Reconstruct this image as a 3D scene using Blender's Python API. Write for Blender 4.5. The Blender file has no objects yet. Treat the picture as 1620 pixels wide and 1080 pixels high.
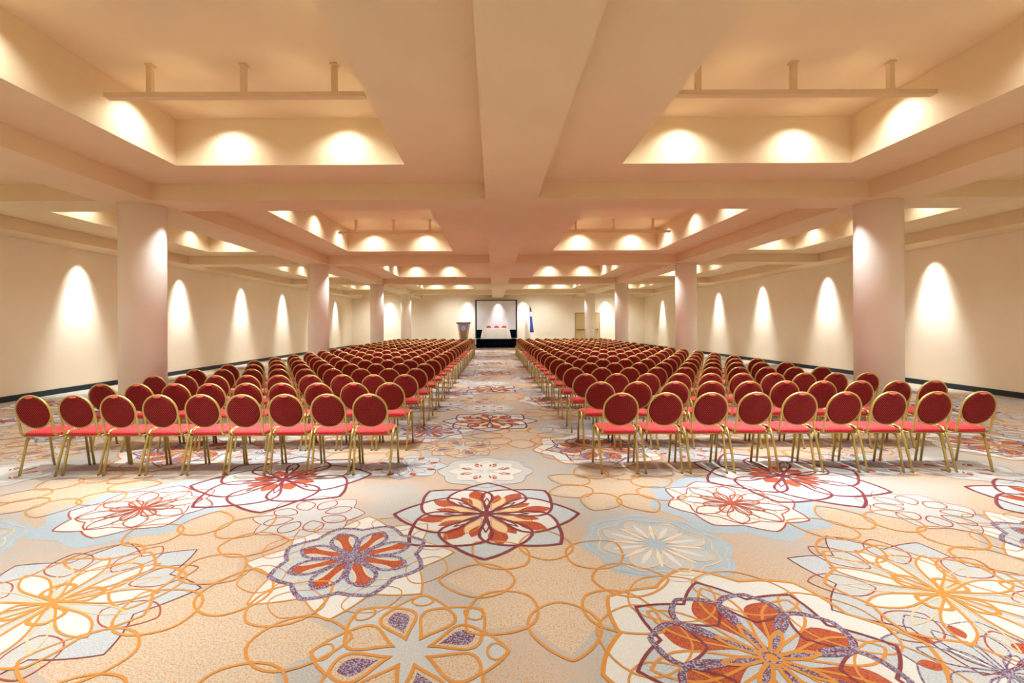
import bpy, math, random
import numpy as np
random.seed(7)
PI = math.pi
S = bpy.context.scene
COL = S.collection

# ------------------------------------------------------------------ camera, light level
H = 1.65
cd = bpy.data.cameras.new('camera'); cam = bpy.data.objects.new('camera', cd); COL.objects.link(cam)
cam.location = (0, 0, H)
cam.rotation_euler = (PI/2, math.radians(0.25), 0)
cd.sensor_width = 36; cd.lens = 750/1620*36
cd.shift_x = 29/1620; cd.shift_y = -27.5/1620
cd.clip_start = 0.05; cd.clip_end = 200
S.camera = cam
S.view_settings.view_transform = 'Standard'; S.view_settings.look = 'None'
S.view_settings.exposure = 1.78; S.view_settings.gamma = 1.0
S.view_settings.use_curve_mapping = False
w = bpy.data.worlds.new('world'); S.world = w; w.use_nodes = True
w.node_tree.nodes['Background'].inputs[0].default_value = (1, .9, .78, 1)
w.node_tree.nodes['Background'].inputs[1].default_value = 0.3
S.cycles.diffuse_bounces = 7; S.cycles.max_bounces = 9; S.cycles.glossy_bounces = 3
S.cycles.caustics_reflective = False; S.cycles.caustics_refractive = False
S.cycles.use_light_tree = True
S.cycles.sample_clamp_indirect = 6

BAY = 7.8
ZB, ZS, ZC = 3.61, 3.875, 4.52          # beam underside, soffit, coffer ceiling
XL, XR = -10.6, 11.35                    # side walls
YB, YF = 35.6, -7.4                      # back wall, wall behind the viewer
E_COFFER, E_WALL, E_BACK = 23, 60, 48

def spot(name, loc, energy, size, blend=1.0, rad=.04, color=(.90, .96, 1.0), rot=(0, 0, 0)):
    key = 'spot %s %s %s' % (energy, size, blend)
    d = bpy.data.lights.get(key)
    if d is None:
        d = bpy.data.lights.new(key, 'SPOT'); d.energy = energy; d.spot_size = math.radians(size)
        d.spot_blend = blend; d.shadow_soft_size = rad; d.color = color
    o = bpy.data.objects.new(name, d); COL.objects.link(o); o.location = loc; o.rotation_euler = rot
    return o

# coffer openings in x, and their bays
COFX = [(-8.64, -7.15), (-4.41, -1.23), (1.80, 4.99), (7.65, 9.15)]
def cof_y(k): return (k*BAY+1.22, k*BAY+6.60)
for k in range(-1, 4):
    y0, y1 = cof_y(k)
    for ci, (x0, x1) in enumerate(COFX):
        inner = ci in (1, 2)
        for u in ((.3, .7) if inner else (.5,)):
            for yy, ef in ((2.1, .6), (3.9, .6), (5.35, 1.7)):
                spot('coffer_downlight', (x0+(x1-x0)*u, k*BAY+yy, ZC-.03), round((112 if inner else 62)*ef), 84)
        e = E_COFFER if inner else E_COFFER*.8
        n = 2 if inner else 1
        xs = [x0+(x1-x0)*(i+.5)/n for i in range(n)]
        for x in xs:
            spot('coffer_downlight', (x, y1-.29, ZC-.03), e, 134)
            spot('coffer_downlight', (x, y0+.29, ZC-.03), e, 134)
        for yy in (2.25, 4.05, 5.85):
            spot('coffer_downlight', (x0+.29, k*BAY+yy-.1, ZC-.03), e, 134)
            spot('coffer_downlight', (x1-.29, k*BAY+yy-.1, ZC-.03), e, 134)
for k in range(1, 5):
    for x in (-5.79+.64, 6.34-.64):
        spot('column_downlight', (x, k*BAY, ZB-.01), 22, 84)
spot('column_downlight', (-5.79-.64, 4*BAY, ZB-.01), 22, 84)
spot('stage_fill', (.3, 31.75, ZB-.01), 90, 60, rot=(math.radians(38), 0, 0))  # added fill lamp that brightens the head-table cloth
for i in range(9):
    y = 4.35+3.9*i - .05
    if i == 7: y = 31.75
    if i < 8:
        spot('wall_downlight', (XL+.40, y, ZB-.01), E_WALL, 62, rot=(0, math.radians(16), 0))
        spot('wall_downlight', (XL+.40, y, ZB-.01), 215, 50, rot=(0, math.radians(8), 0))
        spot('wall_downlight', (XR-.40, y+.1, ZB-.01), 215, 50, rot=(0, math.radians(-8), 0))
        spot('wall_downlight', (XR-.40, y+.1, ZB-.01), E_WALL, 62, rot=(0, math.radians(-16), 0))
for x in (-7.8, -1.95, .33, 2.2, 8.4):
    spot('wall_downlight', (x, YB-.5 if x != .33 else YB-1.0, ZS-.02 if x != .33 else ZB-.02), E_BACK if x != .33 else 34, 66, rot=(math.radians(12), 0, 0))
    spot('wall_downlight', (x, YB-.5 if x != .33 else YB-1.0, ZS-.02 if x != .33 else ZB-.02), 130 if x != .33 else 60, 50, rot=(math.radians(7), 0, 0))
for x in (-8.2, -2.8, 3.4, 8.6):
    spot('stage_fill', (x, 33.0, ZS-.02), 150, 120, rot=(math.radians(30), 0, 0))  # added fill lamps to lift the far end and back wall

# ------------------------------------------------------------------ materials
def srgb(r, g, b):
    f = lambda c: (c/255/12.92) if c <= 10 else ((c/255+.055)/1.055)**2.4
    return (f(r), f(g), f(b), 1)

def newmat(name, col, rough=.6, metal=0, spec=.5):
    m = bpy.data.materials.new(name); m.use_nodes = True
    b = m.node_tree.nodes['Principled BSDF']
    b.inputs['Base Color'].default_value = col; b.inputs['Roughness'].default_value = rough
    b.inputs['Metallic'].default_value = metal; b.inputs['Specular IOR Level'].default_value = spec
    return m, m.node_tree, b

def N(nt, t, **kw):
    n = nt.nodes.new(t)
    for k_, v in kw.items(): setattr(n, k_, v)
    return n
def mathn(nt, op, a, b=None):
    n = N(nt, 'ShaderNodeMath', operation=op)
    for i, v in enumerate((a, b)):
        if v is None: continue
        if isinstance(v, (int, float)): n.inputs[i].default_value = v
        else: nt.links.new(v, n.inputs[i])
    return n.outputs[0]
def noise(nt, scale, detail=2, vec=None, rough=.5):
    n = N(nt, 'ShaderNodeTexNoise'); n.inputs['Scale'].default_value = scale
    n.inputs['Detail'].default_value = detail; n.inputs['Roughness'].default_value = rough
    if vec is None:
        tc = N(nt, 'ShaderNodeTexCoord'); vec = tc.outputs['Object']
    nt.links.new(vec, n.inputs['Vector'])
    return n.outputs['Fac']
def ramp(nt, fac, stops):
    r = N(nt, 'ShaderNodeValToRGB'); el = r.color_ramp.elements
    while len(el) < len(stops): el.new(.5)
    for e, (p, c) in zip(el, stops): e.position = p; e.color = c
    nt.links.new(fac, r.inputs['Fac']); return r.outputs['Color']
def mix(nt, fac, a, b):
    m = N(nt, 'ShaderNodeMix', data_type='RGBA')
    if isinstance(fac, (int, float)): m.inputs[0].default_value = fac
    else: nt.links.new(fac, m.inputs[0])
    for i, v in ((6, a), (7, b)):
        if isinstance(v, tuple): m.inputs[i].default_value = v
        else: nt.links.new(v, m.inputs[i])
    return m.outputs[2]
def bump(nt, b, h, strength=.2, dist=.01):
    n = N(nt, 'ShaderNodeBump'); n.inputs['Strength'].default_value = strength
    n.inputs['Distance'].default_value = dist
    nt.links.new(h, n.inputs['Height']); nt.links.new(n.outputs[0], b.inputs['Normal'])

def plaster(name, c1, c2, rough=.85):
    m, nt, b = newmat(name, c1, rough, 0, .2)
    nt.links.new(ramp(nt, noise(nt, 1.3, 4), [(.35, c1), (.65, c2)]), b.inputs['Base Color'])
    bump(nt, b, noise(nt, 60, 3), .08, .004)
    return m
M = {}
M['wall'] = plaster('wall_paint', (.87, .77, .60, 1), (.89, .79, .61, 1))
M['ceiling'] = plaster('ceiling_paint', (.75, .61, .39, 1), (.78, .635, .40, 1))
M['column'] = plaster('column_paint', (.94, .87, .79, 1), (.95, .88, .80, 1))
M['skirting'] = newmat('dark_skirting', srgb(14, 34, 46), .5)[0]
M['rail'] = plaster('rail_paint', (.72, .55, .34, 1), (.66, .5, .3, 1))

def speckle(name, c1, c2, lo, hi, scale=120, c3=None, lo3=.6, hi3=.66):
    m, nt, b = newmat(name, c1, .95, 0, .1)
    tc = N(nt, 'ShaderNodeTexCoord'); v = tc.outputs['Object']
    f = noise(nt, scale, 2, v, .6)
    c = ramp(nt, f, [(lo, c1), (hi, c2)])
    if c3 is not None:
        f3 = noise(nt, scale*1.3, 2, v, .6)
        rr = ramp(nt, f3, [(lo3, (0, 0, 0, 1)), (hi3, (1, 1, 1, 1))])
        c = mix(nt, rr, c, c3)
    big = noise(nt, 3.1, 3, v)
    c = mix(nt, mathn(nt, 'MULTIPLY', big, .15), c, (.50, .47, .41, 1))
    nt.links.new(c, b.inputs['Base Color'])
    return m
CREAM = srgb(198, 194, 183); LBLUE = srgb(155, 164, 169); GOLD = srgb(188, 120, 32); CRIM = srgb(108, 23, 35)
PURP = srgb(92, 43, 74); ORAN = srgb(169, 70, 18); RUST = srgb(158, 60, 31); PEACH = srgb(205, 169, 119)
TAN = srgb(183, 148, 105); GREY = srgb(161, 158, 148)
CM = {
 'cream': speckle('carpet_cream', CREAM, srgb(183, 181, 174), .5, .62),
 'lblue': speckle('carpet_light_blue', LBLUE, srgb(183, 183, 177), .47, .58, c3=srgb(174, 153, 126), lo3=.60, hi3=.64),
 'blue': speckle('carpet_blue', srgb(143, 157, 163), srgb(162, 171, 175), .45, .6),
 'gold': speckle('carpet_gold', GOLD, srgb(183, 126, 53), .5, .65),
 'crimson': speckle('carpet_crimson', CRIM, srgb(120, 39, 48), .52, .62),
 'purple': speckle('carpet_purple', PURP, srgb(151, 148, 161), .5, .56, 120),
 'orange': speckle('carpet_orange', ORAN, srgb(124, 35, 24), .52, .57, 110),
 'rust': speckle('carpet_rust', RUST, srgb(142, 53, 32), .5, .6),
 'peach': speckle('carpet_peach', PEACH, srgb(200, 181, 148), .5, .6),
 'tan': speckle('carpet_tan', srgb(183, 171, 146), srgb(190, 126, 61), .50, .58, 105, srgb(165, 161, 153), .56, .60),
 'pale': speckle('carpet_pale', srgb(172, 167, 157), srgb(187, 181, 169), .45, .6, c3=LBLUE, lo3=.53, hi3=.58),
}
def carpet_base():
    m, nt, b = newmat('carpet_ground', GREY, .95, 0, .1)
    tc = N(nt, 'ShaderNodeTexCoord'); v = tc.outputs['Object']
    f = noise(nt, 105, 3, v, .7)
    cool = ramp(nt, f, [(.45, srgb(142, 147, 149)), (.5, srgb(165, 161, 153)), (.58, srgb(183, 163, 137))])
    warm = ramp(nt, f, [(.45, srgb(165, 163, 155)), (.5, srgb(177, 163, 140)), (.585, srgb(190, 126, 64))])
    sel = ramp(nt, noise(nt, .75, 2, v), [(.42, (0, 0, 0, 1)), (.58, (1, 1, 1, 1))])
    nt.links.new(mix(nt, sel, cool, warm), b.inputs['Base Color'])
    bump(nt, b, f, .25, .004)
    return m
CM['ground'] = carpet_base()

def fabric(name, c, dotc, axes, pitch=.022, r=.0020):
    m, nt, b = newmat(name, c, .8, 0, .25)
    tc = N(nt, 'ShaderNodeTexCoord'); sp = N(nt, 'ShaderNodeSeparateXYZ')
    nt.links.new(tc.outputs['Object'], sp.inputs[0])
    u, v = (mathn(nt, 'MULTIPLY', sp.outputs[a], 1/pitch) for a in axes)
    def cell(off):
        a = mathn(nt, 'SUBTRACT', mathn(nt, 'FRACT', mathn(nt, 'ADD', u, 50+off)), .5)
        c_ = mathn(nt, 'SUBTRACT', mathn(nt, 'FRACT', mathn(nt, 'ADD', v, 50+off)), .5)
        return mathn(nt, 'SQRT', mathn(nt, 'ADD', mathn(nt, 'MULTIPLY', a, a), mathn(nt, 'MULTIPLY', c_, c_)))
    d = mathn(nt, 'MINIMUM', cell(0), cell(.5))
    dot = mathn(nt, 'LESS_THAN', d, r/pitch)
    var = ramp(nt, noise(nt, 35, 2, tc.outputs['Object']), [(.3, tuple(x*.88 for x in c[:3])+(1,)), (.7, tuple(min(1, x*1.1) for x in c[:3])+(1,))])
    nt.links.new(mix(nt, dot, var, dotc), b.inputs['Base Color'])
    b.inputs['Sheen Weight'].default_value = .06; b.inputs['Sheen Roughness'].default_value = .4
    b.inputs['Sheen Tint'].default_value = (1, .5, .45, 1)
    return m
RED = (.42, .006, .012, 1)
M['back_fabric_shaded'] = fabric('red_dotted_fabric_shaded', (.175, .0012, .006, 1), srgb(222, 130, 96), (0, 2))  # same red fabric as the seat, darkened to paint in the back's shade
M['seat_fabric_lit'] = fabric('red_dotted_fabric_lit', (.62, .035, .045, 1), srgb(250, 190, 160), (0, 1))  # same fabric as the back, overhead light painted in as a lighter red
M['coral'] = newmat('red_fabric_lip_lit', (.72, .10, .09, 1), .7)[0]  # lip of the same red fabric, top light painted into its colour
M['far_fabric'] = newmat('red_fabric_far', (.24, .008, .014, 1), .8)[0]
M['gilt'] = newmat('gilt_metal', srgb(202, 180, 104), .36, .6)[0]
M['foot'] = newmat('dark_plug', srgb(60, 50, 30), .6)[0]
M['navy'] = newmat('navy_curtain', srgb(2, 12, 22), .9, 0, .08)[0]
M['black'] = newmat('black_frame', srgb(12, 24, 34), .6)[0]
M['screen'] = newmat('screen_white', (.78, .78, .82, 1), .6)[0]
M['cloth'] = newmat('white_cloth', srgb(238, 234, 224), .85)[0]
M['redchair'] = newmat('head_table_red', (.42, .03, .04, 1), .7)[0]
M['wood_top'] = newmat('lectern_top_brown', srgb(140, 112, 90), .5)[0]
M['wood'] = newmat('lectern_body_tan', srgb(168, 128, 102), .5)[0]
M['lectern_side'] = newmat('lectern_side_pale', srgb(232, 214, 184), .5)[0]
M['emblem_w'] = newmat('emblem_pale', srgb(236, 242, 255), .5)[0]
M['emblem_b'] = newmat('emblem_blue', srgb(130, 146, 214), .5)[0]
M['riser'] = newmat('riser_grey', srgb(150, 146, 128), .8)[0]
M['flag_blue'] = newmat('flag_blue', srgb(52, 70, 176), .8)[0]
M['flag_navy'] = newmat('flag_dark_blue', srgb(36, 44, 92), .8)[0]
M['flag_white'] = newmat('flag_white', srgb(232, 228, 224), .8)[0]
M['pole'] = newmat('pole_metal', srgb(150, 130, 90), .4, .6)[0]
M['door'] = newmat('door_tan', srgb(196, 166, 112), .6)[0]
M['door_frame'] = newmat('door_frame_tan', srgb(170, 140, 92), .6)[0]
M['steel'] = newmat('steel', srgb(170, 172, 176), .3, .9)[0]

# ------------------------------------------------------------------ mesh builder
class MB:
    def __init__(s): s.v = []; s.f = []; s.m = []; s.mats = []; s.sm = []
    def mi(s, mat):
        if mat not in s.mats: s.mats.append(mat)
        return s.mats.index(mat)
    def add(s, vs, fs, mat, smooth=False):
        o = len(s.v); i = s.mi(mat); s.v += [tuple(p) for p in vs]
        for f in fs: s.f.append(tuple(o+a for a in f)); s.m.append(i); s.sm.append(smooth)
    def box(s, x0, x1, y0, y1, z0, z1, mat):
        vs = [(x, y, z) for x in (x0, x1) for y in (y0, y1) for z in (z0, z1)]
        s.add(vs, [(0, 1, 3, 2), (4, 6, 7, 5), (0, 4, 5, 1), (2, 3, 7, 6), (0, 2, 6, 4), (1, 5, 7, 3)], mat)
    def tube(s, pts, r, mat, n=8, closed=False, flat=1.0, caps=True):
        pts = [np.array(p, float) for p in pts]; L = len(pts); rs = r if isinstance(r, (list, tuple)) else [r]*L
        vs = []; fs = []; ref = None
        for i, p in enumerate(pts):
            a = pts[(i-1) % L] if (closed or i > 0) else p; b = pts[(i+1) % L] if (closed or i < L-1) else p
            t = b-a; t /= np.linalg.norm(t)+1e-12
            if ref is None:
                ref = np.array((0, 1., 0)) if abs(t[1]) < .8 else np.array((1., 0, 0))
            u = ref-t*np.dot(ref, t); u /= np.linalg.norm(u); ref = u; w_ = np.cross(t, u)
            for j in range(n):
                th = 2*PI*j/n
                vs.append(p+rs[i]*(math.cos(th)*u*flat+math.sin(th)*w_))
        for i in range(L if closed else L-1):
            for j in range(n):
                a = i*n+j; b = i*n+(j+1) % n; c = ((i+1) % L)*n+(j+1) % n; d = ((i+1) % L)*n+j
                fs.append((a, b, c, d))
        if not closed and caps: fs += [tuple(range(n))[::-1], tuple((L-1)*n+j for j in range(n))]
        s.add(vs, fs, mat, True)
    def rings(s, rings, mat, smooth=True, cap0=True, cap1=True):
        n = len(rings[0]); vs = [p for r_ in rings for p in r_]; fs = []
        for i in range(len(rings)-1):
            for j in range(n): fs.append((i*n+j, i*n+(j+1) % n, (i+1)*n+(j+1) % n, (i+1)*n+j))
        if cap0: fs.append(tuple(range(n))[::-1])
        if cap1: fs.append(tuple((len(rings)-1)*n+j for j in range(n)))
        s.add(vs, fs, mat, smooth)
    def mesh(s, name):
        me = bpy.data.meshes.new(name); me.from_pydata(s.v, [], s.f)
        for m in s.mats: me.materials.append(m)
        me.polygons.foreach_set('material_index', s.m); me.polygons.foreach_set('use_smooth', s.sm)
        me.update(); return me
    def build(s, name, parent=None, loc=(0, 0, 0)):
        o = bpy.data.objects.new(name, s.mesh(name)); COL.objects.link(o); o.location = loc
        if parent: o.parent = parent
        return o
def struct(o, label=None):
    o['kind'] = 'structure'
    return o
def thing(name, label, cat, loc=(0, 0, 0), group=None):
    o = bpy.data.objects.new(name, None); COL.objects.link(o); o.location = loc; o.empty_display_size = .1
    o['label'] = label; o['category'] = cat
    if group: o['group'] = group
    return o

# ------------------------------------------------------------------ room shell
b = MB(); b.box(XL-.2, XL, YF, YB, 0, ZC+.3, M['wall']); struct(b.build('wall_left'))
b = MB(); b.box(XR, XR+.2, YF, YB, 0, ZC+.3, M['wall']); struct(b.build('wall_right'))
b = MB(); b.box(XL-.2, XR+.2, YB, YB+.2, 0, ZC+.3, M['wall']); struct(b.build('wall_back'))
b = MB(); b.box(XL-.2, XR+.2, YF-.2, YF, 0, ZC+.3, M['wall']); struct(b.build('wall_front'))
def skirt(name, x0, x1, y0, y1):
    b = MB(); b.box(x0, x1, y0, y1, 0, .115, M['skirting'])
    if x1-x0 < 1: b.box(x0 if x0 < 0 else x0+.008, x1-.008 if x0 < 0 else x1, y0, y1, .115, .128, M['skirting'])
    struct(b.build(name))
skirt('baseboard_left', XL, XL+.025, YF, YB)
skirt('baseboard_right', XR-.025, XR, YF, YB)
skirt('baseboard_back', XL+.025, XR-.025, YB-.025, YB)

# ceiling: beams, soffits with coffers, slab (one shell)
c = MB(); m = M['ceiling']
BX = [(XL, -9.80), (-6.22, -5.36), (-.12, .70), (5.93, 6.76), (10.45, XR)]
c.box(XL, XR, YF, YB, ZC, ZC+.25, m)
for x0, x1 in BX: c.box(x0, x1, YF, YB, ZB, ZC+.1, m)
KY = [kk*BAY for kk in range(0, 5)]
for yk in KY:
    for (a0, a1), (b0, b1) in zip(BX, BX[1:]):
        c.box(a1-.02, b0+.02, yk-.35, yk+.35, ZB+.0004, ZC+.1, m)
edges = [YF]+[v for yk in KY for v in (yk-.35, yk+.35)]+[YB]
for i in range(0, len(edges), 2):
    ya, yb = edges[i], edges[i+1]
    kk = round((yb-.35)/BAY)-1 if i < len(edges)-2 else None
    for j, (x0, x1) in enumerate(COFX):
        A, B_ = BX[j][1]-.02, BX[j+1][0]+.02
        if kk is not None:
            y0, y1 = cof_y(kk); y0 = max(y0, ya+.4)
            c.box(A, x0, ya-.02, yb+.02, ZS, ZC+.1, m); c.box(x1, B_, ya-.02, yb+.02, ZS, ZC+.1, m)
            c.box(x0-.001, x1+.001, ya-.02, y0, ZS+.0003, ZC+.1, m); c.box(x0-.001, x1+.001, y1, yb+.02, ZS+.0003, ZC+.1, m)
        else:
            c.box(A, B_, ya-.02, yb, ZS, ZC+.1, m)
struct(c.build('ceiling'))

# columns
CXS = (-5.765, 6.33); CR = .33
def column(x, y):
    b = MB(); n = 48
    b.rings([[(CR*math.cos(2*PI*j/n), CR*math.sin(2*PI*j/n), z) for j in range(n)] for z in (0, ZB+.02)], M['column'])
    o = b.build('column', loc=(x, y, 0)); struct(o)
for kk in range(0, 5):
    for x in CXS: column(x, kk*BAY)

# hanging rails in the coffers
def rail(xa, xb, y, posts, label):
    t = thing('hanging_rail', label, 'ceiling rail', ((xa+xb)/2, y, 4.15), 'painted rails hung in the coffers')
    cx = (xa+xb)/2
    b = MB(); b.box(xa-cx, xb-cx, -.045, .045, -.002, .048, M['rail']); b.build('rail', t)
    for p in posts:
        b = MB(); b.box(p-cx-.028, p-cx+.028, -.028, .028, .046, ZC-4.15, M['rail'])
        b.box(p-cx-.04, p-cx+.04, -.04, .04, ZC-4.15-.02, ZC-4.15, M['rail']); b.build('post', t)
for kk, word in ((0, 'nearest'), (1, 'second')):
    y = 5.22+BAY*kk
    rail(-4.25, -1.40, y, (-3.77, -2.74, -1.74), 'cream painted rail on posts hanging in the %s coffer left of the centre beam' % word)
    rail(1.95, 4.86, y, (2.26, 3.31, 4.38), 'cream painted rail on posts hanging in the %s coffer right of the centre beam' % word)

# ------------------------------------------------------------------ carpet with its woven medallions (one floor mesh)
def petal(ang, r0, r1, hw, skew=1.5, pw=1.0, n=14):
    L = []; R = []; r0 = max(r0, .02)
    for i in range(n+1):
        t = (1-math.cos(PI*i/n))/2; r = r0+(r1-r0)*t; h = hw*max(0, math.sin(PI*t**skew))**pw
        L.append((r, h)); R.append((r, -h))
    pts = L+R[-2:0:-1]
    ca, sa = math.cos(ang), math.sin(ang)
    return [(x*ca-y*sa, x*sa+y*ca) for x, y in pts]
def ogee(R, rin, n=8, rot=0, seg=6, bulge=.03):
    pts = []
    for k_ in range(n):
        c0 = rot+k_*2*PI/n
        V0 = (rin*math.cos(c0-PI/n), rin*math.sin(c0-PI/n)); T = (R*math.cos(c0), R*math.sin(c0))
        V1 = (rin*math.cos(c0+PI/n), rin*math.sin(c0+PI/n))
        for A_, B_ in ((V0, T), (T, V1)):
            for i in range(seg):
                v = i/seg; x = A_[0]+(B_[0]-A_[0])*v; y = A_[1]+(B_[1]-A_[1])*v
                f = 1+bulge*math.sin(PI*v)
                pts.append((x*f, y*f))
    return pts
class Med:
    def __init__(s): s.it = []
    def fill(s, pts, mat, lvl): s.it.append(('f', pts, 0, mat, lvl)); return s
    def line(s, pts, w_, mat, lvl): s.it.append(('l', pts, w_, mat, lvl)); return s
    def flower(s, n, r0, r1, hw, w_, mat, lvl, rot=0, skew=1.5, pw=1.0, fill=None, flvl=2, only=None):
        for k_ in range(n):
            if only is not None and k_ % only: continue
            P = petal(rot+2*PI*k_/n, r0, r1, hw, skew, pw)
            if fill: s.fill(P, fill, flvl)
            if w_: s.line(P, w_, mat, lvl)
        if w_ and r0 < .03: s.fill([(max(.028, w_*1.5)*math.cos(i*PI/6), max(.028, w_*1.5)*math.sin(i*PI/6)) for i in range(12)], mat, lvl+.6)
        return s
def med_star(R, dense=True, rot=0):
    m_ = Med(); T = 2*PI/16
    m_.fill(ogee(R, .80*R, 8, rot), 'lblue', 1).fill(ogee(.80*R, .66*R, 8, rot+T), 'cream', 2)
    if dense:
        m_.flower(8, .34*R, .74*R, .10*R, 0, None, 0, rot+T*.55, 1.2, 1, 'orange', 3)
        m_.flower(8, .30*R, .58*R, .06*R, 0, None, 0, rot+T*1.4, 1.2, 1, 'orange', 3)
        m_.flower(8, .12*R, .52*R, .07*R, .008, 'gold', 5, rot+T, 1.4, .8, 'peach', 3)
    else:
        m_.flower(8, .12*R, .40*R, .08*R, 0, None, 0, rot+T, 1.2, 1, 'orange', 3)
    m_.line(ogee(.80*R, .66*R, 8, rot+T), .008, 'gold', 4)
    m_.line(ogee(R, .80*R, 8, rot), .028, 'crimson', 6)
    m_.flower(8, 0, .80*R, .27*R, .026, 'crimson', 6, rot+T, 1.6, .8)
    m_.flower(8, 0, .46*R, .035*R, .013, 'crimson', 7, rot, 1.2)
    return m_
def med_purple(R, rot=0):
    m_ = Med(); T = 2*PI/16
    m_.fill(ogee(R, .72*R, 8, rot), 'cream', 1).line(ogee(R, .72*R, 8, rot), .012, 'gold', 4)
    m_.flower(8, .60*R, R, .25*R, .008, 'gold', 4, rot+T, 1.0, .7)
    m_.fill(ogee(.74*R, .60*R, 8, rot+T), 'lblue', 2)
    m_.fill(ogee(.60*R, .45*R, 8, rot+T), 'orange', 3)
    m_.flower(8, .15*R, .62*R, .11*R, .012, 'peach', 5, rot, 1.4, .8, 'lblue', 3.5)
    m_.line(ogee(.74*R, .62*R, 8, rot+T), .032, 'purple', 6)
    m_.flower(8, 0, .58*R, .13*R, .030, 'purple', 6, rot+T, 1.7, .8)
    return m_
def med_blue(R):
    m_ = Med()
    m_.fill(ogee(R, .90*R, 8), 'blue', 1).line(ogee(.80*R, .70*R, 8, .2), .012, 'peach', 4)
    m_.flower(8, .15*R, .72*R, .17*R, .012, 'peach', 5, .2, 1.6, .8, 'pale', 2)
    m_.flower(16, .10*R, .62*R, .035*R, 0, None, 0, .2, 1.3, 1, 'cream', 3)
    m_.line(ogee(.92*R, .84*R, 8), .010, 'pale', 4)
    return m_
def med_big(R, rot=0):
    m_ = Med(); T = 2*PI/16
    m_.fill(ogee(R, .84*R, 8, rot), 'cream', 1)
    m_.line(ogee(R, .84*R, 8, rot), .022, 'gold', 5)
    m_.flower(8, .42*R, .98*R, .34*R, .012, 'gold', 5, rot+T, 1.0, .6)
    m_.fill(ogee(.80*R, .60*R, 8, rot), 'lblue', 2).line(ogee(.80*R, .60*R, 8, rot), .018, 'crimson', 6)
    m_.flower(8, .34*R, .66*R, .19*R, .016, 'crimson', 6, rot+T, 1.2, .7, 'cream', 2.5)
    m_.flower(8, .16*R, .60*R, .12*R, 0, None, 0, rot+T*.6, 1.6, .9, 'orange', 3)
    m_.flower(8, .05*R, .72*R, .12*R, .016, 'gold', 5.5, rot, 1.6, .8)
    m_.flower(8, .0, .66*R, .20*R, .030, 'purple', 7, rot+T, 1.8, .8)
    m_.flower(8, .0, .3*R, .03*R, .02, 'gold', 7.3, rot, 1.2, .8)
    return m_
def med_gold_petals(R, rot=0):
    m_ = Med(); T = 2*PI/16
    m_.fill(ogee(R, .80*R, 8, rot), 'pale', 1).line(ogee(R, .80*R, 8, rot), .016, 'gold', 5)
    m_.flower(8, .20*R, .78*R, .20*R, .018, 'gold', 6, rot+T, 1.7, .75, 'tan', 2)
    m_.flower(8, .30*R, .70*R, .12*R, 0, None, 0, rot+T, 1.7, .75, 'purple', 3, only=2)
    m_.flower(8, .78*R, R*.98, .12*R, .012, 'gold', 5, rot, .8, .6)
    return m_
def med_gold_open(R, rot=0, w_=.016):
    m_ = Med(); T = 2*PI/16
    m_.fill(ogee(R*.94, .66*R, 8, rot), 'tan', .2)
    m_.flower(8, .34*R, R, .27*R, w_, 'gold', 5, rot, .82, .72)
    return m_
def med_tan(R, rot=0):
    m_ = Med(); T = 2*PI/16
    m_.fill(ogee(R, .72*R, 8, rot), 'lblue', 1).line(ogee(R, .72*R, 8, rot), .009, 'crimson', 4)
    m_.fill(ogee(.80*R, .66*R, 8, rot+T), 'pale', 2).line(ogee(.80*R, .66*R, 8, rot+T), .018, 'gold', 5)
    m_.flower(8, .04*R, .70*R, .085*R, .014, 'gold', 6, rot, 1.5, .9, 'cream', 3)
    m_.flower(8, .04*R, .66*R, .05*R, .010, 'peach', 5, rot+T, 1.5, .9)
    m_.flower(8, .45*R, .92*R, .16*R, .009, 'rust', 4.5, rot+T, 1.0, .7)
    m_.flower(4, .0, .30*R, .10*R, .024, 'gold', 7, rot+T, 1.6, .8)
    return m_
def med_rosette(R, rot=0):
    m_ = Med(); T = 2*PI/16
    m_.fill(ogee(R*1.28, 1.08*R, 8, rot), 'blue', .5)
    m_.fill(ogee(R, .82*R, 8, rot), 'cream', 1).line(ogee(R, .82*R, 8, rot), .014, 'rust', 5)
    m_.line(ogee(.78*R, .66*R, 8, rot+T), .012, 'rust', 5)
    m_.flower(8, .0, .76*R, .14*R, .010, 'rust', 6, rot+T, 1.7, .8)
    m_.flower(8, .0, .45*R, .09*R, .016, 'rust', 7, rot, 1.6, .8, 'pale', 2)
    m_.flower(8, .2, .60*R, .09*R, .007, 'gold', 4, rot, 1.6, .8)
    return m_
def med_pale(R, rot=0, lm='rust'):
    m_ = Med()
    m_.fill(ogee(R, .80*R, 8, rot), 'pale', 1).line(ogee(R, .80*R, 8, rot), .007, lm, 4)
    m_.flower(8, .28*R, .76*R, .17*R, .010, lm, 5, rot+.39, 1.1, .6)
    return m_
def med_white(R, rot=0):
    m_ = Med(); T = 2*PI/16
    m_.fill(ogee(R, .88*R, 8, rot), 'pale', 1).line(ogee(R, .88*R, 8, rot), .006, 'purple', 4)
    m_.fill(ogee(.78*R, .6*R, 8, rot), 'cream', 2).line(ogee(.78*R, .6*R, 8, rot), .010, 'peach', 5)
    m_.flower(8, .25*R, .56*R, .08*R, 0, None, 0, rot+T, 1.2, .8, 'orange', 3)
    m_.flower(8, .0, .62*R, .14*R, .014, 'cream', 5, rot, 1.6, .8)
    return m_
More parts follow.
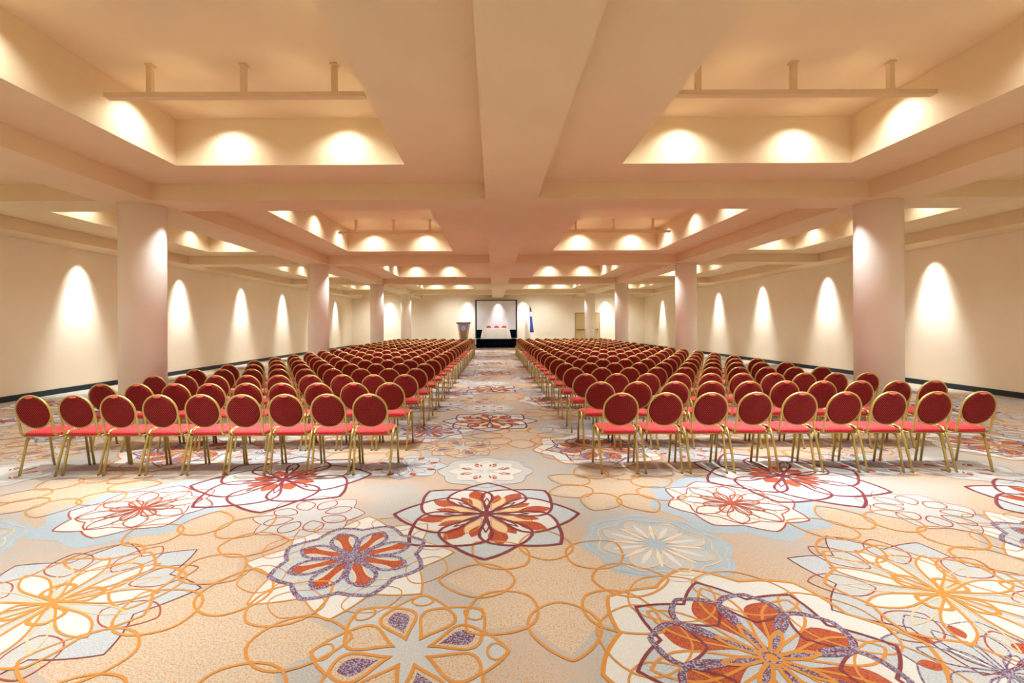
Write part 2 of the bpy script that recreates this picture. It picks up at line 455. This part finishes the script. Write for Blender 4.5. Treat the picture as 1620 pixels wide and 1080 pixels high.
def med_thin(R, rot=0):
    m_ = Med(); T = 2*PI/16
    m_.fill(ogee(R, .80*R, 8, rot), 'lblue', 1).line(ogee(R, .80*R, 8, rot), .008, 'purple', 4)
    m_.flower(8, .55*R, .80*R, .08*R, 0, None, 0, rot+T, 1.0, .8, 'orange', 3)
    m_.flower(8, .0, .70*R, .13*R, .007, 'purple', 5, rot, 1.6, .8, 'pale', 2)
    m_.flower(4, .0, .45*R, .07*R, .010, 'purple', 6, rot+T, 1.4, .8, 'cream', 2.4)
    return m_
TILE = [  # medallion, x, y of the woven repeat (5.35 x 3.95 m)
 (med_star(.80), -.07, 4.12), (med_purple(.72, .1), -1.01, 3.36), (med_blue(.56), 1.20, 3.54),
 (med_big(.86, .12), 1.36, 2.33), (med_gold_petals(.50), -.43, 2.39), (med_gold_open(.74), .38, 3.06),
 (med_gold_open(.74, .2), -2.30, 3.48), (med_gold_open(.80, .1), -1.55, 2.42), (med_tan(.80, .2), -2.63, 2.82),
 (med_rosette(.60, .1), -3.18, 4.28), (med_pale(.47, .1), -1.60, 4.10), (med_star(.90, False, .2), -2.24, 5.05),
 (med_gold_open(.70, .3), -4.15, 4.75), (med_white(.54), -.10, 5.32), (med_thin(.48), -1.02, 5.52),
 (med_thin(.46, .2), -2.95, 2.16),
]
VV = []; FF = []; MI = []; CMK = list(CM.keys()); nv = 0
def emit(pts3, faces, mat):
    global nv
    VV.extend(pts3)
    mi_ = CMK.index(mat)
    for f in faces: FF.append(tuple(nv+a for a in f)); MI.append(mi_)
    nv += len(pts3)
emit([(XL, YF, 0), (XR, YF, 0), (XR, YB, 0), (XL, YB, 0), (XL, YF, -.1), (XR, YF, -.1), (XR, YB, -.1), (XL, YB, -.1)],
     [(0, 1, 2, 3), (7, 6, 5, 4), (0, 4, 5, 1), (1, 5, 6, 2), (2, 6, 7, 3), (3, 7, 4, 0)], 'ground')
TEMPL = {}
def template(ki, lod):
    key = (ki, lod)
    if key in TEMPL: return TEMPL[key]
    out = []
    for q_, (kind, pts, w_, mat, lvl) in enumerate(TILE[ki][0].it):
        P = pts if lod == 0 else (pts[::2] if lod == 1 else pts[::3])
        if lod == 2 and kind == 'l' and w_ < .012: continue
        if lod == 3 and kind == 'l' and w_ < .02: continue
        z = .0003+.00055*lvl+.00002*ki+.000012*(q_ % 16)
        n = len(P)
        if kind == 'f':
            cx = sum(p[0] for p in P)/n; cy = sum(p[1] for p in P)/n
            out.append(([(x, y, z) for x, y in P]+[(cx, cy, z)], [(i, (i+1) % n, n) for i in range(n)], mat))
        else:
            A = []
            for i in range(n):
                a = P[i-1]; q = P[i]; d_ = P[(i+1) % n]
                t1 = (q[0]-a[0], q[1]-a[1]); t2 = (d_[0]-q[0], d_[1]-q[1])
                l1 = math.hypot(*t1)+1e-9; l2 = math.hypot(*t2)+1e-9
                tx, ty = t1[0]/l1+t2[0]/l2, t1[1]/l1+t2[1]/l2; l = math.hypot(tx, ty)
                if l < .3: tx, ty, l = -t1[1]/l1, t1[0]/l1, 1
                nx, ny = -ty/l, tx/l; hw = w_/2*min(1.6, 2/max(l, .8))
                zz = z+2e-5*i/n
                A += [(q[0]+nx*hw, q[1]+ny*hw, zz), (q[0]-nx*hw, q[1]-ny*hw, zz)]
            out.append((A, [(2*i, 2*((i+1) % n), 2*((i+1) % n)+1, 2*i+1)[::-1] for i in range(n)], mat))
    TEMPL[key] = out
    return out
for iy in range(-1, 9):
    for ix in range(-3, 4):
        for ki, (md, mx, my) in enumerate(TILE):
            X = mx+5.35*ix; Y = my+3.95*iy+.06*ix
            if not (XL+.9 < X < XR-.9 and 1.0 < Y < YB-1): continue
            if abs(X) > 1.25*Y+1.5: continue
            if iy > 0 and abs(X-.3) > 7.5+.12*Y and False: continue
            if Y > 9.5 and 2.6 < abs(X) < 5.0: continue     # hidden under the seating
            lod = 0 if Y < 6 else (1 if Y < 11 else 2)
            for vs, fs, mt in template(ki, lod):
                emit([(x+X, y+Y, z) for x, y, z in vs], fs, mt)
me = bpy.data.meshes.new('floor'); me.from_pydata(VV, [], FF)
for k_ in CMK: me.materials.append(CM[k_])
me.polygons.foreach_set('material_index', MI); me.update()
fl = bpy.data.objects.new('floor', me); COL.objects.link(fl); fl['kind'] = 'structure'
print('floor verts', len(VV))

# ------------------------------------------------------------------ banquet chairs
def bp(z): return -.195-.105*((z-.44)/.465)      # plane of the leaning back
def hoop_pts(a0, a1, n, rx=.186, rz=.182, cz=.712):
    return [(rx*math.cos(a0+(a1-a0)*i/n), bp(cz+rz*math.sin(a0+(a1-a0)*i/n)), cz+rz*math.sin(a0+(a1-a0)*i/n)) for i in range(n+1)]
def sq_ring(hx0, hx1, y0, y1, z, n, e=5, dome=0):
    out = []
    cy = (y0+y1)/2; hy = (y1-y0)/2
    for j in range(n):
        th = 2*PI*j/n; cx, sy = math.cos(th), math.sin(th)
        u = math.copysign(abs(cx)**(2/e), cx); v = math.copysign(abs(sy)**(2/e), sy)
        hx = hx0+(hx1-hx0)*(v+1)/2
        out.append((u*hx, cy+v*hy, z-dome*u*u))
    return out
def mk_seat(n=32, mat='seat_fabric_lit', full=True):
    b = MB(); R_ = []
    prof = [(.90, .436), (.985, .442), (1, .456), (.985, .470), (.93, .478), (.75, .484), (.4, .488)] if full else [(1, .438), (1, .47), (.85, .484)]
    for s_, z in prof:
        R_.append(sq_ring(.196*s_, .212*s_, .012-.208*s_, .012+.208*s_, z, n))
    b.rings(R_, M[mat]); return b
def mk_back(n=36, mat='back_fabric_shaded', full=True):
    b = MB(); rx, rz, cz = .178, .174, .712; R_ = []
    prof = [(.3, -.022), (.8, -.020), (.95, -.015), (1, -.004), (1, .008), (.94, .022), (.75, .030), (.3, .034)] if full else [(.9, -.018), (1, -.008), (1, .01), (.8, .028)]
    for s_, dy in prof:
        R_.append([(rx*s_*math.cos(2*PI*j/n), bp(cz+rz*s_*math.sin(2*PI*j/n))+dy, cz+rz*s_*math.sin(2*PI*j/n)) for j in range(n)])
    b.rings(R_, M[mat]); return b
def mk_frame(seg=14, n=8):
    b = MB()
    up = [(.186, bp(.44)+.03, .437), (.186, bp(.46), .458), (.186, bp(.5), .50), (.186, bp(.6), .60)]
    arc = hoop_pts(0, PI, seg)
    dn = [(-x, y, z) for x, y, z in up[::-1]]
    b.tube(up+arc+dn, .0115, M['gilt'], n)
    b.tube(hoop_pts(PI, 2*PI, seg), .0085, M['gilt'], max(4, n-2))
    return b
def leg_path(sx, rear):
    if rear: return [(sx*.198, -.215, 0), (sx*.209, -.118, .36), (sx*.2125, -.095, .425), (sx*.213, -.062, .462), (sx*.213, -.01, .474)]
    return [(sx*.213, -.01, .474), (sx*.213, .09, .470), (sx*.213, .128, .452), (sx*.2125, .150, .41), (sx*.210, .215, 0)]
def mk_leg(sx, rear, n=8):
    b = MB(); P = leg_path(sx, rear)
    r = [.0130, .0138, .0138, .0130, .0120] if rear else [.0120, .0130, .0138, .0138, .0130]
    b.tube(P, r, M['gilt'], n)
    if n > 5:
        f = P[0] if rear else P[-1]
        b.tube([(f[0], f[1], 0), (f[0]*1.0, f[1], .008)], .0135, M['foot'], n)
    return b
def mk_brace(sx):
    b = MB(); b.tube([(sx*.211, -.125, .335), (sx*.213, -.08, .385), (sx*.2145, .06, .425), (sx*.215, .142, .435)], .007, M['gilt'], 6); return b
def mk_seatframe():
    b = MB()
    b.tube([(x, y, .428) for x, y in ((-.19, -.165), (.19, -.165), (.205, .19), (-.205, .19))], .009, M['gilt'], 6, closed=True)
    for y in (-.09, .11): b.tube([(-.214, y, .43), (.214, y, .43)], .007, M['gilt'], 6)
    return b
def mk_lip():
    b = MB(); n = 16; R_ = []
    for s_, dy in ((1, -.010), (1, -.024), (.7, -.029)):
        R_.append([(.040*s_*math.cos(2*PI*j/n), bp(.878)+dy, .8775+(.011*s_*math.sin(2*PI*j/n))-.004*(1-math.cos(2*PI*j/n)**2)) for j in range(n)])
    b.rings(R_, M['coral']); return b
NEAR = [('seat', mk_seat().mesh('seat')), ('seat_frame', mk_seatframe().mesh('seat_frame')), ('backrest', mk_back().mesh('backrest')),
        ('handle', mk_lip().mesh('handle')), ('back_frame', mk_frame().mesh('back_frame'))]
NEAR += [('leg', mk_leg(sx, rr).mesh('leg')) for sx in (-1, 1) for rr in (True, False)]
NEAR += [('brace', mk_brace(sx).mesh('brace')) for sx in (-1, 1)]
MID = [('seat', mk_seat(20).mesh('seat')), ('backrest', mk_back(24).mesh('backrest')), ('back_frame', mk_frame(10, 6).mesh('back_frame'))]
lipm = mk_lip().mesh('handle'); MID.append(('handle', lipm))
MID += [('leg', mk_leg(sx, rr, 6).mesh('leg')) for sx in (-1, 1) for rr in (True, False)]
PLABEL = {'handle': 'red fabric grip atop the back, coloured lighter as if lit from above', 'backrest': 'round red backrest with small pale dots, its colour darkened as if shaded'}

def make_chair(parts):
    t = bpy.data.objects.new('banquet_chair', None); COL.objects.link(t); t.empty_display_size = .1
    for nm, me_ in parts:
        o = bpy.data.objects.new(nm, me_); COL.objects.link(o); o.parent = t
        if nm in PLABEL: o['label'] = PLABEL[nm]
    return t
def dup(root):
    r_ = root.copy(); COL.objects.link(r_)
    for ch in root.children:
        o = ch.copy(); COL.objects.link(o); o.parent = r_
    return r_
ORD = ['', 'first', 'second', 'third', 'fourth', 'fifth', 'sixth', 'seventh', 'eighth', 'ninth', 'tenth', 'eleventh', 'twelfth',
       'thirteenth', 'fourteenth', 'fifteenth', 'sixteenth']
YR = [5.43+.992*i for i in range(21)]
def row_xs(side, i):
    if side < 0:
        a = -1.35+.006*i; p = {0: .4585, 1: .466}.get(i, .472)
        return [a-p*j for j in range(9)]
    a = 1.38; p = {0: .488, 1: .480}.get(i, .471)
    return [a+p*j for j in range(9 if i == 0 else 10)]
near0 = mid0 = None; cnt = 0; far = []
for i in range(21):
    for side in (-1, 1):
        xs = row_xs(side, i)
        for j, x in enumerate(xs):
            rot = random.uniform(-.012, .012)*(1 if i else .3); dy = random.uniform(-.012, .012); dx = random.uniform(-.004, .004)*(1 if i else .1)
            if i >= 16: far.append((x+dx, YR[i]+dy)); continue
            if i < 6:
                if near0 is None: near0 = make_chair(NEAR); t = near0
                else: t = dup(near0)
            else:
                if mid0 is None: mid0 = make_chair(MID); t = mid0
                else: t = dup(mid0)
            t.location = (x+dx, YR[i]+dy, 0); t.rotation_euler = (0, 0, rot)
            s_ = 'left' if side < 0 else 'right'
            rw = 'front-most row to the viewer' if i == 0 else '%s row from the viewer' % ORD[i+1]
            rw = 'nearest row' if i == 0 else '%s row' % ORD[i+1]
            pos = 'on the aisle' if j == 0 else ('at the outer end' if j == len(xs)-1 else '%s from the aisle' % ORD[j+1])
            t['label'] = 'red gilt-framed banquet chair, %s block, %s, %s' % (s_, rw, pos)
            t['category'] = 'chair'; t['group'] = 'red banquet chairs in the %s block' % s_
            cnt += 1
print('chairs', cnt, 'far', len(far))
b = MB()
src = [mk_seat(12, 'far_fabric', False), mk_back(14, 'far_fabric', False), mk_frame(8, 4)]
src += [mk_leg(sx, rr, 4) for sx in (-1, 1) for rr in (True, False)]
for (x, y) in far:
    for s_ in src:
        o0 = len(b.v); mp = [b.mi(m_) for m_ in s_.mats]
        b.v += [(p[0]+x, p[1]+y, p[2]) for p in s_.v]
        b.f += [tuple(o0+a for a in f) for f in s_.f]; b.m += [mp[q] for q in s_.m]; b.sm += s_.sm
o = b.build('banquet_chairs'); o['kind'] = 'stuff'; o['category'] = 'chairs'
o['label'] = 'far rows of small red banquet chairs in front of the stage'

# ------------------------------------------------------------------ stage end
YS = 33.0; SX0, SX1 = -1.23, 1.60; SZ = .60
t = thing('stage', 'low navy skirted stage platform at the far end of the aisle', 'stage', ((SX0+SX1)/2, YS, 0))
cx = (SX0+SX1)/2; hw = (SX1-SX0)/2
b = MB(); b.box(-hw, hw, 0, 2.35, SZ-.06, SZ, M['navy']); b.build('deck', t)
b = MB(); n = 90; top = []; bot = []
for i in range(n+1):
    u = i/n; x = -hw+2*hw*u; y = -.015-.012*math.sin(u*2*PI*26)
    top.append((x, y, SZ-.005)); bot.append((x+.01*math.sin(i), y*1.5, .005))
vs = top+bot+[(p[0], p[1]+.01, p[2]) for p in top]+[(p[0], p[1]+.01, p[2]) for p in bot]; K = n+1
fs = [(i, i+1, K+i+1, K+i) for i in range(n)]+[(2*K+i+1, 2*K+i, 3*K+i, 3*K+i+1) for i in range(n)]
b.add(vs, fs, M['navy'], True)
for sx in (-hw, hw-.01): b.box(sx, sx+.01, 0, 2.35, .005, SZ-.06, M['navy'])
b.build('skirt', t)['label'] = 'pleated navy skirt'
for lx in (-hw+.1, hw-.1):
    for ly in (.1, 2.2):
        b = MB(); b.box(lx-.03, lx+.03, ly-.03, ly+.03, 0, SZ-.06, M['steel']); b.build('leg', t)

# projection screen standing on the deck
YP = 35.0
t = thing('projection_screen', 'white projection screen in a dark frame at the back of the stage', 'screen', (.19, YP, SZ))
x0, x1 = -1.545, 1.545; zt = 3.44-SZ; zb = 1.24-SZ
b = MB(); b.box(x0, x1, -.03, .03, zt-.07, zt, M['black']); b.box(x0, x0+.10, -.03, .03, 0, zt-.07, M['black'])
b.box(x1-.10, x1, -.03, .03, 0, zt-.07, M['black']); b.build('frame', t)
b = MB(); b.box(x0+.1, x1-.1, -.01, .01, zb, zt-.07, M['screen']); b.build('screen_surface', t)
b = MB(); vs = []; n = 60
for z in (zb, 0.02):
    for i in range(n+1): vs.append((x0+.1+(x1-x0-.2)*i/n, .0-.02*math.sin(i*1.3), z))
b.add(vs+[(p[0], p[1]+.012, p[2]) for p in vs], [(i, i+1, n+2+i, n+1+i) for i in range(n)]+[(3*n+3+i, 3*n+4+i, 2*n+3+i, 2*n+2+i) for i in range(n)], M['navy'], True)
b.build('lower_curtain', t)['label'] = 'dark navy curtain below the screen'

# head table with cloth
t = thing('head_table', 'long folding head table hidden under a white cloth on the stage', 'table', (.16, 33.85, SZ))
b = MB(); b.box(-.93, .93, -.36, .36, .735, .76, M['wood']); b.build('tabletop', t)
for lx in (-.82, .82):
    for ly in (-.28, .28):
        b = MB(); b.tube([(lx, ly, 0), (lx, ly, .735)], .018, M['steel'], 8); b.build('leg', t)
b = MB(); n = 120; R_ = []
def clo(z, fl_, pz):
    out = []
    for j in range(n):
        th = 2*PI*(j+.5)/n; cx_, sy_ = math.cos(th), math.sin(th)
        u = math.copysign(abs(cx_)**.22, cx_); v = math.copysign(abs(sy_)**.22, sy_)
        corner = abs(u*v)**6
        wv = pz*math.sin(j*PI*2*18/n)
        out.append((u*(.945+fl_*(.4+1.0*corner)+wv), v*(.375+fl_*(.3+.5*corner)+wv), z))
    return out
R_ = [clo(.764, -.02, 0), clo(.762, 0, 0), clo(.70, .03, .003), clo(.45, .10, .010), clo(.2, .18, .014), clo(.012, .24, .016)]
b.rings(R_, M['cloth'], True, True, False)
o = b.build('tablecloth', loc=(.16, 33.85, SZ)); o['label'] = 'white cloth draped to the deck over the head table'; o['category'] = 'tablecloth'
for x, w_ in ((-.36, 'left'), (.21, 'middle'), (.76, 'right')):
    t = thing('stage_chair', 'red padded chair behind the head table, %s one of three' % w_, 'chair', (x, 34.62, SZ+.003), 'three chairs behind the head table')
    t.rotation_euler = (0, 0, PI)
    for nm, me_ in MID:
        o = bpy.data.objects.new(nm, me_); COL.objects.link(o); o.parent = t
    for ch in t.children:
        if ch.name.split('.')[0] == 'backrest':
            b = MB(); R_ = []
            for s_, dy in ((.6, -.026), (.95, -.02), (1, 0), (.95, .02), (.6, .03)):
                R_.append(sq_ring(.19*s_, .17*s_, -.2*s_, .2*s_, 0, 24, 3))
                R_[-1] = [(p[0], bp(.72+p[1])+dy, .725+p[1]) for p in R_[-1]]
            b.rings(R_, M['redchair']); ch.data = b.mesh('backrest')

# lectern on a riser
b = MB(); LX, LY = -2.06, 32.6
t = thing('riser', 'small grey riser platform under the lectern left of the stage', 'platform', (LX+.2, LY, 0))
b = MB(); b.box(-.98, .60, -.6, .6, .54, .60, M['riser']); b.build('top', t)
b = MB(); b.box(-.96, .58, -.58, .58, 0, .54, M['riser']); b.build('base', t)
t = thing('lectern', 'tapered tan lectern with a round blue-white emblem beside the screen', 'lectern', (LX, LY, .60))
def taper(w0, w1, d0, d1, z0, z1, mat, y=0, x=0):
    b = MB(); b.rings([[(x-w/2, y-d/2, z), (x+w/2, y-d/2, z), (x+w/2, y+d/2, z), (x-w/2, y+d/2, z)] for w, d, z in ((w0, d0, z0), (w1, d1, z1))], mat, False)
    return b
taper(.52, .88, .40, .56, 0, 1.12, M['lectern_side']).build('body', t)
taper(.34, .62, .03, .03, .02, 1.10, M['wood'], y=-.225).build('front_panel', t).rotation_euler = (math.radians(4), 0, 0)
b = MB(); b.box(-.50, .50, -.34, .32, 1.12, 1.19, M['wood_top']); b.box(-.45, .45, -.30, .28, 1.08, 1.12, M['wood_top']); b.build('top', t)
taper(.50, .58, .02, .02, .72, 1.06, M['emblem_b'], y=-.248).build('logo_plate', t).rotation_euler = (math.radians(4), 0, 0)
b = MB(); n = 32; R0 = .155
def disc(b, r0, r1, y, mat, zc=.80):
    vs = [(r*math.cos(2*PI*j/n), yy, zc+r*math.sin(2*PI*j/n)) for yy in (y, y+.012) for r in (r0, r1) for j in range(n)]
    fs = []
    for j in range(n):
        k_ = (j+1) % n
        fs += [(j, k_, n+k_, n+j), (n+j, n+k_, 3*n+k_, 3*n+j), (k_, j, 2*n+j, 2*n+k_)]
    b.add(vs, fs, mat)
disc(b, .001, .165, -.266, M['emblem_b']); disc(b, .125, .155, -.274, M['emblem_w'])
b.tube([(.085*math.cos(a), -.272, .80+.085*math.sin(a)) for a in [math.radians(40+i*28) for i in range(11)]], .014, M['emblem_w'], 6)
b.tube([(0, -.272, .80), (.085, -.272, .80), (.085, -.272, .755)], .012, M['emblem_w'], 6)
b.tube([(-.05, -.272, .84), (-.01, -.272, .76)], .010, M['emblem_w'], 6)
o = b.build('emblem', t); o.rotation_euler = (math.radians(4), 0, 0); o['label'] = 'round pale emblem on blue'

# flag on its pole
FX, FY = 2.66, 34.85
t = thing('flag_stand', 'upright pole and base holding the drooping blue and white flag', 'flag pole', (FX, FY, 0))
b = MB(); b.rings([[(r*math.cos(2*PI*j/20), r*math.sin(2*PI*j/20), z) for j in range(20)] for r, z in ((.16, 0), (.16, .03), (.05, .06), (.03, .12))], M['pole']); b.build('base', t)
b = MB(); b.tube([(0, 0, .1), (0, 0, 2.88)], .014, M['pole'], 8); b.build('pole', t)
b = MB(); b.rings([[(r*math.cos(2*PI*j/10), r*math.sin(2*PI*j/10), z) for j in range(10)] for r, z in ((.012, 2.87), (.03, 2.91), (.025, 2.96), (.004, 3.04))], M['pole']); b.build('finial', t)
t = thing('flag', 'limp blue and white flag hanging from a pole right of the screen', 'flag', (FX+.04, FY-.02, 0))
def flagpart(nm, z0, z1, mat, w0, w1):
    b = MB(); n = 24; R_ = []
    for i in range(9):
        u = i/8; z = z1+(z0-z1)*u; w_ = w0+(w1-w0)*u
        R_.append([((w_*(.5+.5*math.cos(2*PI*j/n)))+.012*math.sin(5*2*PI*j/n+z*3)-.02, -.03+(.05+.3*w_)*.5*math.sin(2*PI*j/n)+.015*math.cos(7*2*PI*j/n+z*2), z+.03*math.sin(2*PI*j/n*1)*u) for j in range(n)])
    b.rings(R_, mat); b.build(nm, t)
flagpart('upper_stripe', 2.55, 2.86, M['flag_navy'], .04, .11)
flagpart('middle_stripe', 2.22, 2.56, M['flag_white'], .11, .13)
flagpart('lower_stripe', 1.06, 2.23, M['flag_blue'], .13, .26)

# double door in the back wall
DX0, DX1, DZ = 6.17, 7.92, 2.42
b = MB(); b.box(DX0-.06, DX0, YB-.05, YB, 0, DZ+.06, M['door_frame']); b.box(DX1, DX1+.06, YB-.05, YB, 0, DZ+.06, M['door_frame']); b.box(DX0, DX1, YB-.05, YB, DZ, DZ+.06, M['door_frame'])
b.box(DX0, (DX0+DX1)/2-.004, YB-.035, YB, .01, DZ, M['door']); b.box((DX0+DX1)/2+.004, DX1, YB-.035, YB, .01, DZ, M['door'])
b.box(DX0+.02, DX1-.02, YB-.042, YB-.034, 1.0, 1.02, M['door_frame'])
d1 = struct(b.build('door_1'))
for a, c_ in ((DX0+.08, (DX0+DX1)/2-.08), ((DX0+DX1)/2+.08, DX1-.08)):
    b = MB(); b.box(a, c_, YB-.12, YB-.085, 1.20, 1.25, M['steel'])
    for xx in (a, c_-.06): b.box(xx, xx+.06, YB-.125, YB-.035, 1.16, 1.29, M['steel'])
    b.build('push_bar', d1)
